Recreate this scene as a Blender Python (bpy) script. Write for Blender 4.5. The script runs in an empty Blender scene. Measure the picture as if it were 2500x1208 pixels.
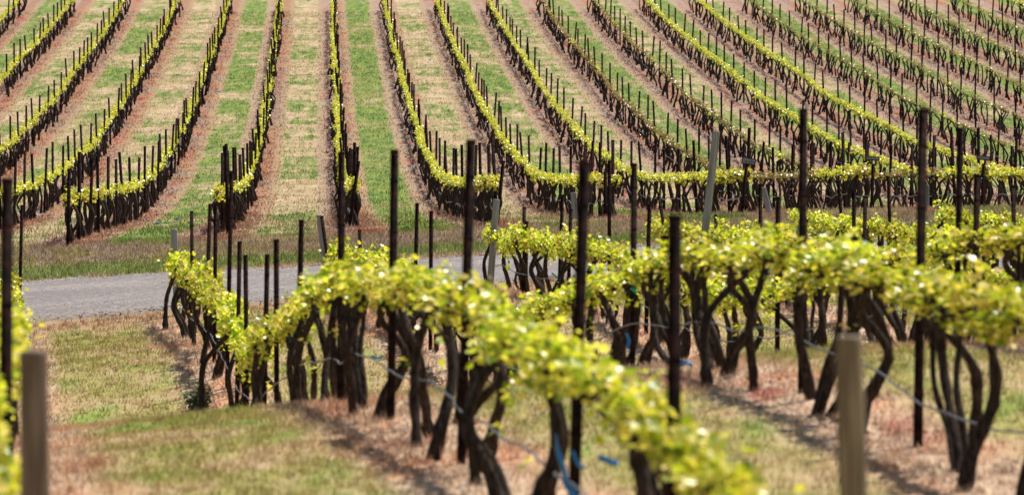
import bpy, math, random
import numpy as np
from mathutils import Matrix, Vector

sc = bpy.context.scene
COL = sc.collection
R = math.radians
rng = np.random.default_rng(7)
random.seed(7)

# ------------------------------------------------------------------ camera, sky, sun, exposure
F = 11500.0                      # focal length in pixels of a 2500 px wide frame
PITCH = math.atan((604 - 200) / F)
cd = bpy.data.cameras.new('camera'); cam = bpy.data.objects.new('camera', cd); COL.objects.link(cam)
cd.sensor_width = 36.0; cd.lens = 36.0 * F / 2500
cd.clip_start = 0.5; cd.clip_end = 2000
cam.location = (0, 0, 0); cam.rotation_euler = (math.pi / 2 - PITCH, 0, 0)
cd.dof.use_dof = True; cd.dof.focus_distance = 128.0; cd.dof.aperture_fstop = 4.2
sc.camera = cam

SUN = Vector((0.31, 0.33, 0.88)).normalized()
elev = math.asin(SUN.z); azim = math.atan2(SUN.x, SUN.y)
w = bpy.data.worlds.new('World'); sc.world = w; w.use_nodes = True
wn = w.node_tree; bg = wn.nodes['Background']
sky = wn.nodes.new('ShaderNodeTexSky'); sky.sky_type = 'NISHITA'; sky.sun_disc = False
sky.sun_elevation = elev; sky.sun_rotation = azim
wn.links.new(sky.outputs[0], bg.inputs[0]); bg.inputs[1].default_value = 0.062
sl = bpy.data.lights.new('sun', 'SUN'); sl.energy = 5.0; sl.angle = R(0.5); sl.color = (1.0, 0.955, 0.89)
so = bpy.data.objects.new('sun', sl); COL.objects.link(so)
so.rotation_euler = SUN.to_track_quat('Z', 'Y').to_euler()
sc.view_settings.view_transform = 'Standard'; sc.view_settings.look = 'None'
sc.view_settings.exposure = 0.40; sc.view_settings.gamma = 1.0

# ------------------------------------------------------------------ terrain (surveyed profile of the valley)
SN, SF = 3.05, 3.40              # row spacing of the near and of the far block
# distance, reference column, ground line in that column, cross tilt
PROF = np.array([
 (6, 4000, 3400, 0), (12, 3000, 2560, 0), (17, 2093, 2098, 0), (20, 1780, 1790, 0), (21, 1700, 1706, 0), (22.3, 1600, 1590, 0), (23.9, 1500, 1457, 0), (25.6, 1400, 1335, 0),
 (29.8, 1207, 1184, -.02), (34.4, 1050, 1084, -.062), (38.1, 950, 1020, -.11), (42.8, 850, 978, -.105),
 (46.2, 790, 974, -.105), (52.4, 700, 1014, -.10), (56.6, 650, 1072, -.13), (59.5, 620, 1088, -.14), (66.2, 560, 965, -.11),
 (71.6, 520, 872, -.11), (79.7, 470, 830, -.11), (87.7, 430, 795, -.11),
 (91, 300, 765, -.08), (99, 300, 672, -.06), (105, 600, 615, -.05),
 (112, 780, 568, -.04), (116, 780, 560, -.035), (124, 780, 553, -.03), (135, 780, 546, -.022), (144, 780, 536, -.018),
 (156, 780, 522, -.01), (163, 780, 504, 0), (171.5, 780, 485, 0), (180, 780, 452, 0), (191, 780, 422, 0), (206, 780, 365, 0),
 (217, 780, 321, 0), (227, 780, 293, 0), (234, 780, 262, 0), (249, 780, 203, 0), (259, 780, 176, 0), (277, 780, 123, 0),
 (305, 780, 43, 0), (335, 780, -35, 0), (370, 780, -110, 0), (420, 780, -190, 0)], float)
sp_, cp_ = math.sin(PITCH), math.cos(PITCH)
def py_to_slope(y):
    b = (604 - y) / F
    return (-sp_ + b * cp_) / (cp_ + b * sp_)
def soft(x, lo, hi, k):
    x = np.where(x > hi, hi + k * (1 - np.exp(-(x - hi) / k)), x)
    return np.where(x < lo, lo - k * (1 - np.exp((x - lo) / k)), x)
GY = np.arange(4, 431, 0.5); GX = np.arange(-100, 100.1, 1.0)
kern = np.exp(-0.5 * (np.arange(-10, 11) * 0.5 / 1.8) ** 2); kern /= kern.sum()
def smooth(a):
    return np.convolve(np.pad(a, 10, mode='reflect', reflect_type='odd'), kern, 'valid')
def prof(i): return np.interp(GY, PROF[:, 0], PROF[:, i])
G0, T0 = smooth(prof(2)), smooth(prof(3)); XR = smooth(prof(1))
PXG = 1250 + GX[None, :] / GY[:, None] * F
XHI = smooth(np.interp(GY, [45, 60, 66, 72, 90, 98, 108], [1950, 1750, 1600, 1200, 1200, 1500, 1950]))[:, None]
XE = soft(PXG, -200.0, XHI + 0 * PXG, 400.0)
YY = G0[:, None] + T0[:, None] * (XE - XR[:, None])
ZG = GY[:, None] * py_to_slope(YY)
# smooth each column in Y once more
ZG = np.stack([smooth(ZG[:, j]) for j in range(ZG.shape[1])], 1)
def gz(X, Y):
    X = np.asarray(X, float); Y = np.asarray(Y, float)
    fx = np.clip((X - GX[0]) / 1.0, 0, len(GX) - 1.001); fy = np.clip((Y - GY[0]) / 0.5, 0, len(GY) - 1.001)
    i = fx.astype(int); j = fy.astype(int); u = fx - i; v = fy - j
    return (ZG[j, i] * (1 - u) * (1 - v) + ZG[j, i + 1] * u * (1 - v) + ZG[j + 1, i] * (1 - u) * v + ZG[j + 1, i + 1] * u * v)
def project(X, Y, Z):
    d = Y * cp_ - Z * sp_; up = Y * sp_ + Z * cp_
    return 1250 + F * X / d, 604 - F * up / d
def hit(px, py, ylo=20, yhi=320):
    """where the line of sight through a spot of the slope meets the ground"""
    a = (px - 1250) / F
    Y = np.arange(ylo, yhi, 0.1); X = a * Y / cp_
    _, yy = project(X, Y, gz(X, Y))
    k = np.where(yy <= py)[0]
    k = k[0] if len(k) else len(Y) - 1
    return float(X[k]), float(Y[k]), float(gz(X[k], Y[k]))

# ------------------------------------------------------------------ helpers
def tag(o, label=None, cat=None, group=None, kind=None):
    if label: o['label'] = label
    if cat: o['category'] = cat
    if group: o['group'] = group
    if kind: o['kind'] = kind
    return o
def mesh_np(name, V, faces, mats, smooth_=False, uv=None, midx=None):
    """V (n,3); faces (m,k) one array of equal sided faces or a list of lists; uv per vertex (n,2)"""
    me = bpy.data.meshes.new(name)
    V = np.asarray(V, np.float32)
    if isinstance(faces, np.ndarray):
        m, k = faces.shape
        me.vertices.add(len(V)); me.vertices.foreach_set('co', V.ravel())
        me.loops.add(m * k); me.loops.foreach_set('vertex_index', faces.astype(np.int32).ravel())
        me.polygons.add(m); me.polygons.foreach_set('loop_start', np.arange(0, m * k, k, dtype=np.int32))
        me.polygons.foreach_set('loop_total', np.full(m, k, np.int32))
        if midx is not None: me.polygons.foreach_set('material_index', np.asarray(midx, np.int32))
        if smooth_: me.polygons.foreach_set('use_smooth', np.ones(m, bool))
        me.update(calc_edges=True)
    else:
        me.from_pydata(V.tolist(), [], faces)
        if smooth_: me.polygons.foreach_set('use_smooth', np.ones(len(me.polygons), bool))
        if midx is not None: me.polygons.foreach_set('material_index', np.asarray(midx, np.int32))
        me.update()
    if uv is not None:
        l = me.uv_layers.new(name='var')
        vi = np.empty(len(me.loops), np.int32); me.loops.foreach_get('vertex_index', vi)
        l.data.foreach_set('uv', np.asarray(uv, np.float32)[vi].ravel())
    for m_ in (mats if isinstance(mats, (list, tuple)) else [mats]): me.materials.append(m_)
    return me
def obj(name, me, parent=None, loc=None):
    o = bpy.data.objects.new(name, me); COL.objects.link(o)
    if parent: o.parent = parent
    if loc is not None: o.location = loc
    return o
class Buf:
    """collects quads/tris with a per vertex uv"""
    def __init__(s): s.V = []; s.Fq = []; s.U = []; s.n = 0
    def add(s, V, Fc, uv=(0.5, 0.5)):
        V = np.asarray(V, float); Fc = np.asarray(Fc, int)
        s.V.append(V); s.Fq.append(Fc + s.n)
        s.U.append(np.tile(np.asarray(uv, float), (len(V), 1)) if np.ndim(uv) == 1 else np.asarray(uv)); s.n += len(V)
    def arrays(s): return np.concatenate(s.V), np.concatenate(s.Fq), np.concatenate(s.U)
def tube(path, rad, seg=8, wob=0.0, r=None, cap=True):
    """quad tube along a path; returns V, F (quads)"""
    P = np.asarray(path, float); n = len(P); rad = np.broadcast_to(np.asarray(rad, float), (n,))
    T = np.gradient(P, axis=0); T /= np.linalg.norm(T, axis=1)[:, None] + 1e-9
    ref = np.array([1.0, 0.05, 0.0]) if abs(T[:, 2]).mean() > 0.6 else np.array([0.0, 0.0, 1.0])
    A = np.cross(T, ref); A /= np.linalg.norm(A, axis=1)[:, None] + 1e-9
    B = np.cross(T, A)
    th = np.linspace(0, 2 * np.pi, seg, endpoint=False)
    rr = rad[:, None] * np.ones((1, seg))
    if wob: rr = rr * (1 + wob * (r or rng).standard_normal((n, seg)))
    V = P[:, None, :] + A[:, None, :] * (np.cos(th)[None, :, None] * rr[..., None]) + B[:, None, :] * (np.sin(th)[None, :, None] * rr[..., None])
    V = V.reshape(-1, 3)
    i = np.arange(n - 1)[:, None] * seg; j = np.arange(seg)[None, :]; j2 = (j + 1) % seg
    Fc = np.stack([i + j, i + j2, i + seg + j2, i + seg + j], -1).reshape(-1, 4)
    if cap:
        c0, c1 = len(V), len(V) + 1
        V = np.vstack([V, P[0] - T[0] * rad[0] * .2, P[-1] + T[-1] * rad[-1] * .4])
        j = np.arange(0, seg); jn = (j + 1) % seg
        a = np.stack([np.full(seg, c0), jn, j, np.full(seg, c0)], -1)
        b = np.stack([np.full(seg, c1), (n - 1) * seg + j, (n - 1) * seg + jn, np.full(seg, c1)], -1)
        caps = (a, b)
    else: caps = None
    return V, Fc, caps
def add_tube(B, path, rad, seg=8, wob=0.0, uv=(0.5, 0.5), r=None):
    """tube as triangles into Buf"""
    V, Fc, caps = tube(path, rad, seg, wob, r)
    tri = np.concatenate([Fc[:, [0, 1, 2]], Fc[:, [0, 2, 3]], caps[0][:, :3], caps[1][:, :3]])
    B.add(V, tri, uv)
def bez(pts, n):
    """Catmull-Rom through points"""
    P = np.asarray(pts, float); P = np.vstack([2 * P[0] - P[1], P, 2 * P[-1] - P[-2]])
    out = []
    t = np.linspace(0, len(P) - 3 - 1e-6, n)
    for a in t:
        i = int(a); u = a - i; p0, p1, p2, p3 = P[i:i + 4]
        out.append(0.5 * ((2 * p1) + (-p0 + p2) * u + (2 * p0 - 5 * p1 + 4 * p2 - p3) * u * u + (-p0 + 3 * p1 - 3 * p2 + p3) * u ** 3))
    return np.array(out)

# ------------------------------------------------------------------ materials
class N:
    """tiny node builder"""
    def __init__(s, tree): s.t = tree
    def new(s, typ, **kw):
        n = s.t.nodes.new(typ)
        for k, v in kw.items(): setattr(n, k, v)
        return n
    def val(s, sock, v):
        if isinstance(v, bpy.types.NodeSocket): s.t.links.new(v, sock)
        else: sock.default_value = v
    def math(s, op, a, b=0.0, c=0.0, clamp=False):
        n = s.new('ShaderNodeMath', operation=op); n.use_clamp = clamp
        s.val(n.inputs[0], a); s.val(n.inputs[1], b); s.val(n.inputs[2], c); return n.outputs[0]
    def ramp(s, x, a, b, lo=0.0, hi=1.0, smooth=True):
        n = s.new('ShaderNodeMapRange'); n.interpolation_type = 'SMOOTHSTEP' if smooth else 'LINEAR'
        s.val(n.inputs['Value'], x); s.val(n.inputs['From Min'], a); s.val(n.inputs['From Max'], b)
        s.val(n.inputs['To Min'], lo); s.val(n.inputs['To Max'], hi); return n.outputs[0]
    def mix(s, f, a, b, blend='MIX'):
        n = s.new('ShaderNodeMix', data_type='RGBA', blend_type=blend)
        s.val(n.inputs[0], f); s.val(n.inputs[6], a if isinstance(a, bpy.types.NodeSocket) else (*a, 1))
        s.val(n.inputs[7], b if isinstance(b, bpy.types.NodeSocket) else (*b, 1)); return n.outputs[2]
    def noise(s, vec, scale, detail=3.0, rough=0.55, fac=True):
        n = s.new('ShaderNodeTexNoise'); s.val(n.inputs['Vector'], vec); n.inputs['Scale'].default_value = scale
        n.inputs['Detail'].default_value = detail; n.inputs['Roughness'].default_value = rough
        return n.outputs[0] if fac else n.outputs[1]
    def comb(s, x, y, z=0.0):
        n = s.new('ShaderNodeCombineXYZ'); s.val(n.inputs[0], x); s.val(n.inputs[1], y); s.val(n.inputs[2], z); return n.outputs[0]
def mat(name):
    m = bpy.data.materials.new(name); m.use_nodes = True
    b = m.node_tree.nodes['Principled BSDF']; b.inputs['Roughness'].default_value = 0.9
    b.inputs['Specular IOR Level'].default_value = 0.2
    return m, N(m.node_tree), b

KN, KF = (30 - 1250) / F, (780 - 1250) / F       # heading of the near and far rows
# shared colour of the ground cover: vineyard floor, mown strips, headlands
grp = bpy.data.node_groups.new('vineyard_floor', 'ShaderNodeTree')
grp.interface.new_socket('Color', in_out='OUTPUT', socket_type='NodeSocketColor')
grp.interface.new_socket('Height', in_out='OUTPUT', socket_type='NodeSocketFloat')
g = N(grp); go = g.new('NodeGroupOutput')
geo = g.new('ShaderNodeNewGeometry'); pos = geo.outputs['Position']
sx = g.new('ShaderNodeSeparateXYZ'); g.val(sx.inputs[0], pos); X_, Y_ = sx.outputs[0], sx.outputs[1]
flat = g.comb(X_, Y_, 0.0); flS = g.comb(X_, g.math('MULTIPLY', Y_, .16), 0.0); flN = g.comb(X_, g.math('MULTIPLY', Y_, .32), 0.0)
GREEN, LIME, OLIVE = (.080, .145, .027), (.25, .30, .055), (.28, .235, .085)
STRAW, PALE = (.37, .28, .15), (.54, .41, .26)
RUST, PINK, MAUVE, RED, SOIL = (.33, .16, .088), (.40, .255, .175), (.20, .14, .11), (.36, .085, .07), (.13, .09, .075)
# --- far block
uF = g.math('SUBTRACT', g.math('DIVIDE', g.math('SUBTRACT', X_, g.math('MULTIPLY', Y_, KF)), SF), 0.25)
warp = g.math('MULTIPLY', g.math('SUBTRACT', g.noise(flS, 1.8, 5, .65), 0.5), 0.42)
fr = g.math('FRACT', uF); d = g.math('MULTIPLY', g.math('ABSOLUTE', g.math('SUBTRACT', fr, 0.5)), 2.0)   # 0 middle of alley, 1 at the vines
dw = g.math('ADD', d, warp)
par = g.math('ABSOLUTE', g.math('SUBTRACT', g.math('MULTIPLY', g.math('FRACT', g.math('MULTIPLY', g.math('FLOOR', uF), 0.5)), 2.0), 0.0))  # 0 even, 1 odd
aid = g.math('MULTIPLY', g.math('FLOOR', uF), 5.73)
patch = g.noise(g.comb(g.math('ADD', aid, g.math('MULTIPLY', fr, .5)), g.math('MULTIPLY', Y_, 0.11), 3.0), 1.0, 3, 0.55)
patch2 = g.noise(g.comb(g.math('ADD', aid, g.math('MULTIPLY', fr, 1.2)), g.math('MULTIPLY', Y_, 0.40), 9.0), 1.0, 4, 0.65)
streak = g.noise(g.comb(g.math('MULTIPLY', uF, 7.0), g.math('MULTIPLY', Y_, 0.05), 51.0), 1.0, 3, 0.6)
pm = g.math('ADD', g.math('ADD', g.math('MULTIPLY', patch, 0.52), g.math('MULTIPLY', patch2, 0.25)), g.math('MULTIPLY', streak, 0.23))
lush = g.ramp(g.math('ABSOLUTE', g.math('SUBTRACT', uF, 0.5)), .45, .55)      # the bright alley right of the upright row
thr = g.math('ADD', g.math('ADD', 0.385, g.math('MULTIPLY', lush, 0.060)), g.math('MULTIPLY', par, 0.085))
thr = g.math('ADD', thr, g.math('MULTIPLY', g.ramp(uF, 3.0, 8.0), -.065))
green_m = g.ramp(g.math('ADD', pm, g.math('MULTIPLY', g.math('SUBTRACT', g.noise(flS, 1.9, 5, .7), .5), .50)), g.math('SUBTRACT', thr, 0.075), g.math('ADD', thr, 0.075))
fine = g.noise(flS, 2.6, 5, 0.7); fine2 = g.noise(g.comb(X_, g.math('MULTIPLY', Y_, 0.22), 5.0), 8.0, 5, 0.75)
grn = g.mix(g.ramp(fine, .35, .65), GREEN, (.22, .265, .05))
grn = g.mix(g.ramp(patch, .36, .52, 0.6, 0.0), grn, OLIVE)
dry = g.mix(g.ramp(fine, .3, .7), STRAW, PALE)
dry = g.mix(g.ramp(patch2, .46, .62, 0, .8), dry, OLIVE)
dry = g.mix(g.ramp(g.noise(g.comb(uF, g.math('MULTIPLY', Y_, .5), 41.0), 2.2, 4, .65), .5, .68, 0, .7), dry, (.40, .25, .16))
dry = g.mix(g.ramp(fine2, .45, .75, 0, .6), dry, PINK)
strip = g.mix(green_m, dry, grn)
under = g.mix(g.ramp(fine2, .38, .66), (.17, .115, .09), (.42, .265, .175))
under = g.mix(g.ramp(g.noise(flS, 4.5, 5, .75), .53, .66, 0, .75), under, SOIL)
rm = g.noise(g.comb(g.math('MULTIPLY', uF, 1.7), g.math('MULTIPLY', Y_, 0.12), 17.0), 1.0, 4, 0.6)
lside = g.ramp(fr, .60, .72)                                   # left of each row the soil is bare and mauve, right of it rusty weeds stand
under = g.mix(g.math('MULTIPLY', lside, .55), under, g.mix(g.ramp(fine, .3, .7), (.27, .19, .15), (.46, .34, .27)))
rgt = g.math('SUBTRACT', 1.0, g.math('MULTIPLY', lside, .65))
under = g.mix(g.math('MULTIPLY', g.ramp(rm, .38, .58, 0, .9), rgt), under, RUST)
under = g.mix(g.ramp(g.noise(g.comb(g.math('MULTIPLY', uF, 3.0), g.math('MULTIPLY', Y_, 0.35), 29.0), 1.0, 4, .6), .55, .68, 0, .85), under, RED)
under = g.mix(g.ramp(g.noise(flS, 1.3, 4), .56, .70, 0, .65), under, OLIVE)
under = g.mix(g.ramp(dw, .55, .75, .5, 0), under, STRAW)
farc = g.mix(g.ramp(g.math('ADD', dw, g.math('MULTIPLY', g.math('SUBTRACT', fine2, .5), .30)), .40, .50), strip, under)
# --- near block
uN = g.math('DIVIDE', g.math('SUBTRACT', X_, g.math('MULTIPLY', Y_, KN)), SN)
frn = g.math('FRACT', uN); dn = g.math('MULTIPLY', g.math('ABSOLUTE', g.math('SUBTRACT', frn, 0.5)), 2.0)
dnw = g.math('ADD', dn, g.math('MULTIPLY', warp, .9))
np1 = g.noise(flN, 0.9, 5, 0.65); nf = g.noise(flN, 5.0, 5, 0.75); nf2 = g.noise(flN, 22.0, 4, 0.7)
lawn = g.mix(g.ramp(nf, .32, .68), (.25, .20, .075), (.36, .33, .085))
lawn = g.mix(g.ramp(g.noise(flN, 1.3, 5), .52, .66, 0, .8), lawn, (.20, .30, .045))
lawn = g.mix(g.ramp(np1, .46, .62, 0.0, .85), lawn, (.44, .31, .17))
lawn = g.mix(g.ramp(nf2, .5, .75, 0, .45), lawn, PALE)
un = g.mix(g.ramp(nf, .35, .65), (.34, .235, .165), (.60, .42, .28))
un = g.mix(g.ramp(nf2, .45, .7, 0, .8), un, (.72, .55, .37))
un = g.mix(g.ramp(np1, .46, .64, 0, .7), un, (.52, .25, .13))
un = g.mix(g.ramp(g.noise(flN, 1.2, 4), .58, .70, 0, .75), un, RED)
un = g.mix(g.ramp(g.noise(flN, 3.2, 5, .7), .54, .66, 0, .8), un, SOIL)
nearc = g.mix(g.ramp(dnw, .40, .74), lawn, un)
# --- headlands
hp = g.noise(g.comb(X_, g.math('MULTIPLY', Y_, .6), 2.0), 0.8, 5, 0.65)
head = g.mix(g.ramp(nf, .35, .65), MAUVE, (.42, .31, .21))
head = g.mix(g.ramp(hp, .42, .58, 0, .8), head, OLIVE)
ye = g.math('ADD', Y_, g.math('MULTIPLY', g.math('SUBTRACT', hp, .5), 6.0))
band = g.math('MULTIPLY', g.ramp(ye, 98.5, 100.5), g.ramp(ye, 104.5, 102.5))
head = g.mix(g.math('MULTIPLY', band, .8), head, g.mix(g.ramp(fine2, .3, .7), GREEN, LIME))
edge = g.ramp(g.math('ABSOLUTE', g.math('SUBTRACT', Y_, 98.9)), 0.9, 0.3)
c1 = g.mix(g.ramp(ye, 109.0, 111.5), head, farc)
c0 = g.mix(g.ramp(ye, 87.0, 89.5), nearc, g.mix(g.ramp(nf, .35, .65), RUST, STRAW))
c = g.mix(g.ramp(Y_, 93, 95), c0, c1)
c = g.mix(g.math('MULTIPLY', edge, .75), c, (.50, .33, .19))
grp.links.new(c, go.inputs[0])
grp.links.new(g.math('ADD', g.math('MULTIPLY', nf, .7), g.math('MULTIPLY', nf2, .3)), go.inputs[1])

m_ground, n, b = mat('vineyard_soil')
gn = n.new('ShaderNodeGroup'); gn.node_tree = grp
n.val(b.inputs['Base Color'], gn.outputs[0])
bp = n.new('ShaderNodeBump'); bp.inputs['Strength'].default_value = 1.0; bp.inputs['Distance'].default_value = 0.10
n.val(bp.inputs['Height'], gn.outputs[1]); n.val(b.inputs['Normal'], bp.outputs[0])

def cover_mat(name, lo, hi, tint=None, tf=0.0):
    m, n, b = mat(name)
    gn = n.new('ShaderNodeGroup'); gn.node_tree = grp
    uvn = n.new('ShaderNodeUVMap'); uvn.uv_map = 'var'; s2 = n.new('ShaderNodeSeparateXYZ'); n.val(s2.inputs[0], uvn.outputs[0])
    k = n.ramp(s2.outputs[0], 0, 1, lo, hi, smooth=False)
    col = n.mix(1.0, gn.outputs[0], n.comb(k, k, k), 'MULTIPLY')
    if tint: col = n.mix(tf, col, tint)
    n.val(b.inputs['Base Color'], col)
    b.inputs['Roughness'].default_value = .7
    tr = n.new('ShaderNodeBsdfTranslucent'); n.val(tr.inputs[0], col)
    mx = n.new('ShaderNodeMixShader'); mx.inputs[0].default_value = .35
    n.t.links.new(b.outputs[0], mx.inputs[1]); n.t.links.new(tr.outputs[0], mx.inputs[2])
    n.t.links.new(mx.outputs[0], n.t.nodes['Material Output'].inputs[0])
    return m
m_grass = cover_mat('grass_blades', .50, 1.80)

m_road, n, b = mat('road_gravel')
tc = n.new('ShaderNodeNewGeometry').outputs['Position']
s3 = n.new('ShaderNodeSeparateXYZ'); n.val(s3.inputs[0], tc)
st = n.noise(n.comb(n.math('MULTIPLY', s3.outputs[0], .25), s3.outputs[1], 0.0), 1.1, 4, .6)
v = n.new('ShaderNodeTexVoronoi'); n.val(v.inputs['Vector'], tc); v.inputs['Scale'].default_value = 11.0
col = n.mix(n.ramp(n.noise(tc, 7.0, 5, .7), .3, .7), (.185, .16, .15), (.37, .32, .295))
vv = n.math('DIVIDE', n.math('SUBTRACT', s3.outputs[1], n.math('SUBTRACT', 89.7, n.math('MULTIPLY', s3.outputs[0], .12))), 9.0)
vv = n.math('ADD', vv, n.math('MULTIPLY', n.math('SUBTRACT', n.noise(tc, .6, 4, .6), .5), .10))
tk = n.math('ADD', n.ramp(n.math('ABSOLUTE', n.math('SUBTRACT', vv, .30)), .09, .03), n.ramp(n.math('ABSOLUTE', n.math('SUBTRACT', vv, .66)), .09, .03), clamp=True)
col = n.mix(n.math('MULTIPLY', tk, .55), col, (.36, .31, .28))
col = n.mix(n.ramp(n.math('ABSOLUTE', n.math('SUBTRACT', vv, .5)), .40, .50), col, (.36, .265, .185))
col = n.mix(n.ramp(st, .40, .62, 0, .5), col, (.19, .165, .155))
col = n.mix(n.ramp(v.outputs['Color'], .55, .95, 0, .6), col, (.17, .16, .16))
n.val(b.inputs['Base Color'], col)
bp = n.new('ShaderNodeBump'); bp.inputs['Strength'].default_value = 1.0; bp.inputs['Distance'].default_value = 0.07
n.val(bp.inputs['Height'], n.noise(tc, 9.0, 5, .7)); n.val(b.inputs['Normal'], bp.outputs[0])

m_stone, n, b = mat('loose_stone')
uvn = n.new('ShaderNodeUVMap'); uvn.uv_map = 'var'; s2 = n.new('ShaderNodeSeparateXYZ'); n.val(s2.inputs[0], uvn.outputs[0])
n.val(b.inputs['Base Color'], n.mix(s2.outputs[0], (.18, .165, .16), (.50, .47, .44)))

m_bark, n, b = mat('vine_bark')
tc = n.new('ShaderNodeTexCoord').outputs['Object']
mp = n.new('ShaderNodeMapping'); mp.inputs['Scale'].default_value = (1, 1, .16); n.val(mp.inputs[0], tc)
nb = n.noise(mp.outputs[0], 55, 4, .7); nb2 = n.noise(mp.outputs[0], 14, 3, .6)
col = n.mix(n.ramp(nb, .35, .7), (.011, .007, .005), (.085, .056, .043))
col = n.mix(n.ramp(nb2, .55, .75, 0, .4), col, (.115, .09, .075))  # pale sunlit flecks on the trunks, painted into the bark colour
n.val(b.inputs['Base Color'], col)
bp = n.new('ShaderNodeBump'); bp.inputs['Strength'].default_value = 1.0; bp.inputs['Distance'].default_value = 0.02
n.val(bp.inputs['Height'], nb); n.val(b.inputs['Normal'], bp.outputs[0])

def leaf_mat(name, young, mid, old, trans=.45):
    m, n, b = mat(name)
    uvn = n.new('ShaderNodeUVMap'); uvn.uv_map = 'var'; s2 = n.new('ShaderNodeSeparateXYZ'); n.val(s2.inputs[0], uvn.outputs[0])
    col = n.mix(n.ramp(s2.outputs[0], 0, .55), old, mid); col = n.mix(n.ramp(s2.outputs[0], .5, 1), col, young)
    oi = n.new('ShaderNodeObjectInfo')
    hs = n.new('ShaderNodeHueSaturation'); n.val(hs.inputs['Color'], col)
    n.val(hs.inputs['Hue'], n.ramp(oi.outputs['Random'], 0, 1, .487, .513, False)); n.val(hs.inputs['Value'], n.ramp(oi.outputs['Random'], 0, 1, .85, 1.12, False))
    col = hs.outputs[0]
    n.val(b.inputs['Base Color'], col); b.inputs['Roughness'].default_value = .33; b.inputs['Specular IOR Level'].default_value = .55
    tr = n.new('ShaderNodeBsdfTranslucent'); n.val(tr.inputs[0], n.mix(1.0, col, (1.15, 1.2, .45), 'MULTIPLY'))
    mx = n.new('ShaderNodeMixShader'); mx.inputs[0].default_value = trans
    n.t.links.new(b.outputs[0], mx.inputs[1]); n.t.links.new(tr.outputs[0], mx.inputs[2])
    n.t.links.new(mx.outputs[0], n.t.nodes['Material Output'].inputs[0])
    return m
m_leaf = leaf_mat('young_vine_leaf', (.92, .77, .24), (.68, .665, .06), (.19, .30, .02))
m_leaf_o = leaf_mat('ochre_bud_leaf', (.46, .30, .10), (.28, .19, .05), (.11, .08, .035), .25)
m_leaf_f = leaf_mat('golden_vine_leaf', (.86, .70, .22), (.62, .56, .06), (.22, .27, .03), .4)

m_steel, n, b = mat('rusty_stake_steel')
tc = n.new('ShaderNodeTexCoord').outputs['Object']
nz = n.noise(tc, 9, 4, .65)
n.val(b.inputs['Base Color'], n.mix(n.ramp(nz, .4, .7), (.008, .005, .005), (.060, .022, .016)))
b.inputs['Roughness'].default_value = .85; b.inputs['Specular IOR Level'].default_value = .08
def wood(name, a, c_, dk):
    m, n, b = mat(name)
    tc = n.new('ShaderNodeTexCoord').outputs['Object']
    mp = n.new('ShaderNodeMapping'); mp.inputs['Scale'].default_value = (1, 1, .06); n.val(mp.inputs[0], tc)
    n1 = n.noise(mp.outputs[0], 45, 4, .65); n2 = n.noise(mp.outputs[0], 16, 2, .5)
    col = n.mix(n.ramp(n1, .3, .7), a, c_); col = n.mix(n.ramp(n2, .50, .62, 0, .8), col, dk)
    n.val(b.inputs['Base Color'], col)
    bp = n.new('ShaderNodeBump'); bp.inputs['Strength'].default_value = .8; bp.inputs['Distance'].default_value = .006
    n.val(bp.inputs['Height'], n1); n.val(b.inputs['Normal'], bp.outputs[0]); return m
m_wood_d = wood('weathered_brown_wood', (.12, .085, .06), (.27, .205, .155), (.04, .024, .016))
m_wood_p = wood('weathered_tan_wood', (.15, .115, .07), (.33, .27, .18), (.09, .07, .045))
m_wood_g = wood('silver_grey_wood', (.25, .26, .26), (.36, .37, .37), (.16, .16, .165))
def plain(name, col, rough=.6, spec=.3, nv=.25):
    m, n, b = mat(name); tc = n.new('ShaderNodeTexCoord').outputs['Object']
    k = n.noise(tc, 12, 3); dark = tuple(v_ * (1 - nv) for v_ in col)
    n.val(b.inputs['Base Color'], n.mix(n.ramp(k, .3, .7), dark, col)); b.inputs['Roughness'].default_value = rough
    b.inputs['Specular IOR Level'].default_value = spec; return m
m_hose = plain('faded_hose_plastic', (.13, .14, .165), .45, .5)
m_wire = plain('galvanised_wire', (.33, .33, .36), .4, .5)
m_blue = plain('blue_ribbon_plastic', (.02, .24, .62), .4, .4)
m_teal = plain('teal_tie_plastic', (.01, .40, .36), .4, .4)
m_sign = plain('black_sign_board', (.018, .020, .026), .5, .4)
m_text = plain('white_sign_paint', (.62, .64, .68), .6, .3, .05)
m_weed = plain('dark_green_weed', (.10, .17, .06), .6, .3, .4)

# ------------------------------------------------------------------ ground, road
gx = np.arange(-80, 80.01, 0.5); gy = np.arange(4, 425, 0.5)
XX, YYg = np.meshgrid(gx, gy)
def bumps(X, Y):
    return (np.sin(X * 1.9 + 1.3 * np.sin(Y * .7)) * np.sin(Y * 1.3 + X * .6) * .018)
ZZ = gz(XX, YYg) + bumps(XX, YYg) * ((YYg < 87) | (YYg > 104))
V = np.stack([XX, YYg, ZZ], -1).reshape(-1, 3)
nx = len(gx); i = np.arange(len(gy) - 1)[:, None] * nx; j = np.arange(nx - 1)[None, :]
Fg = np.stack([i + j, i + j + 1, i + nx + j + 1, i + nx + j], -1).reshape(-1, 4)
o = obj('ground', mesh_np('ground', V, Fg, m_ground, True)); tag(o, kind='structure')
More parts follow.
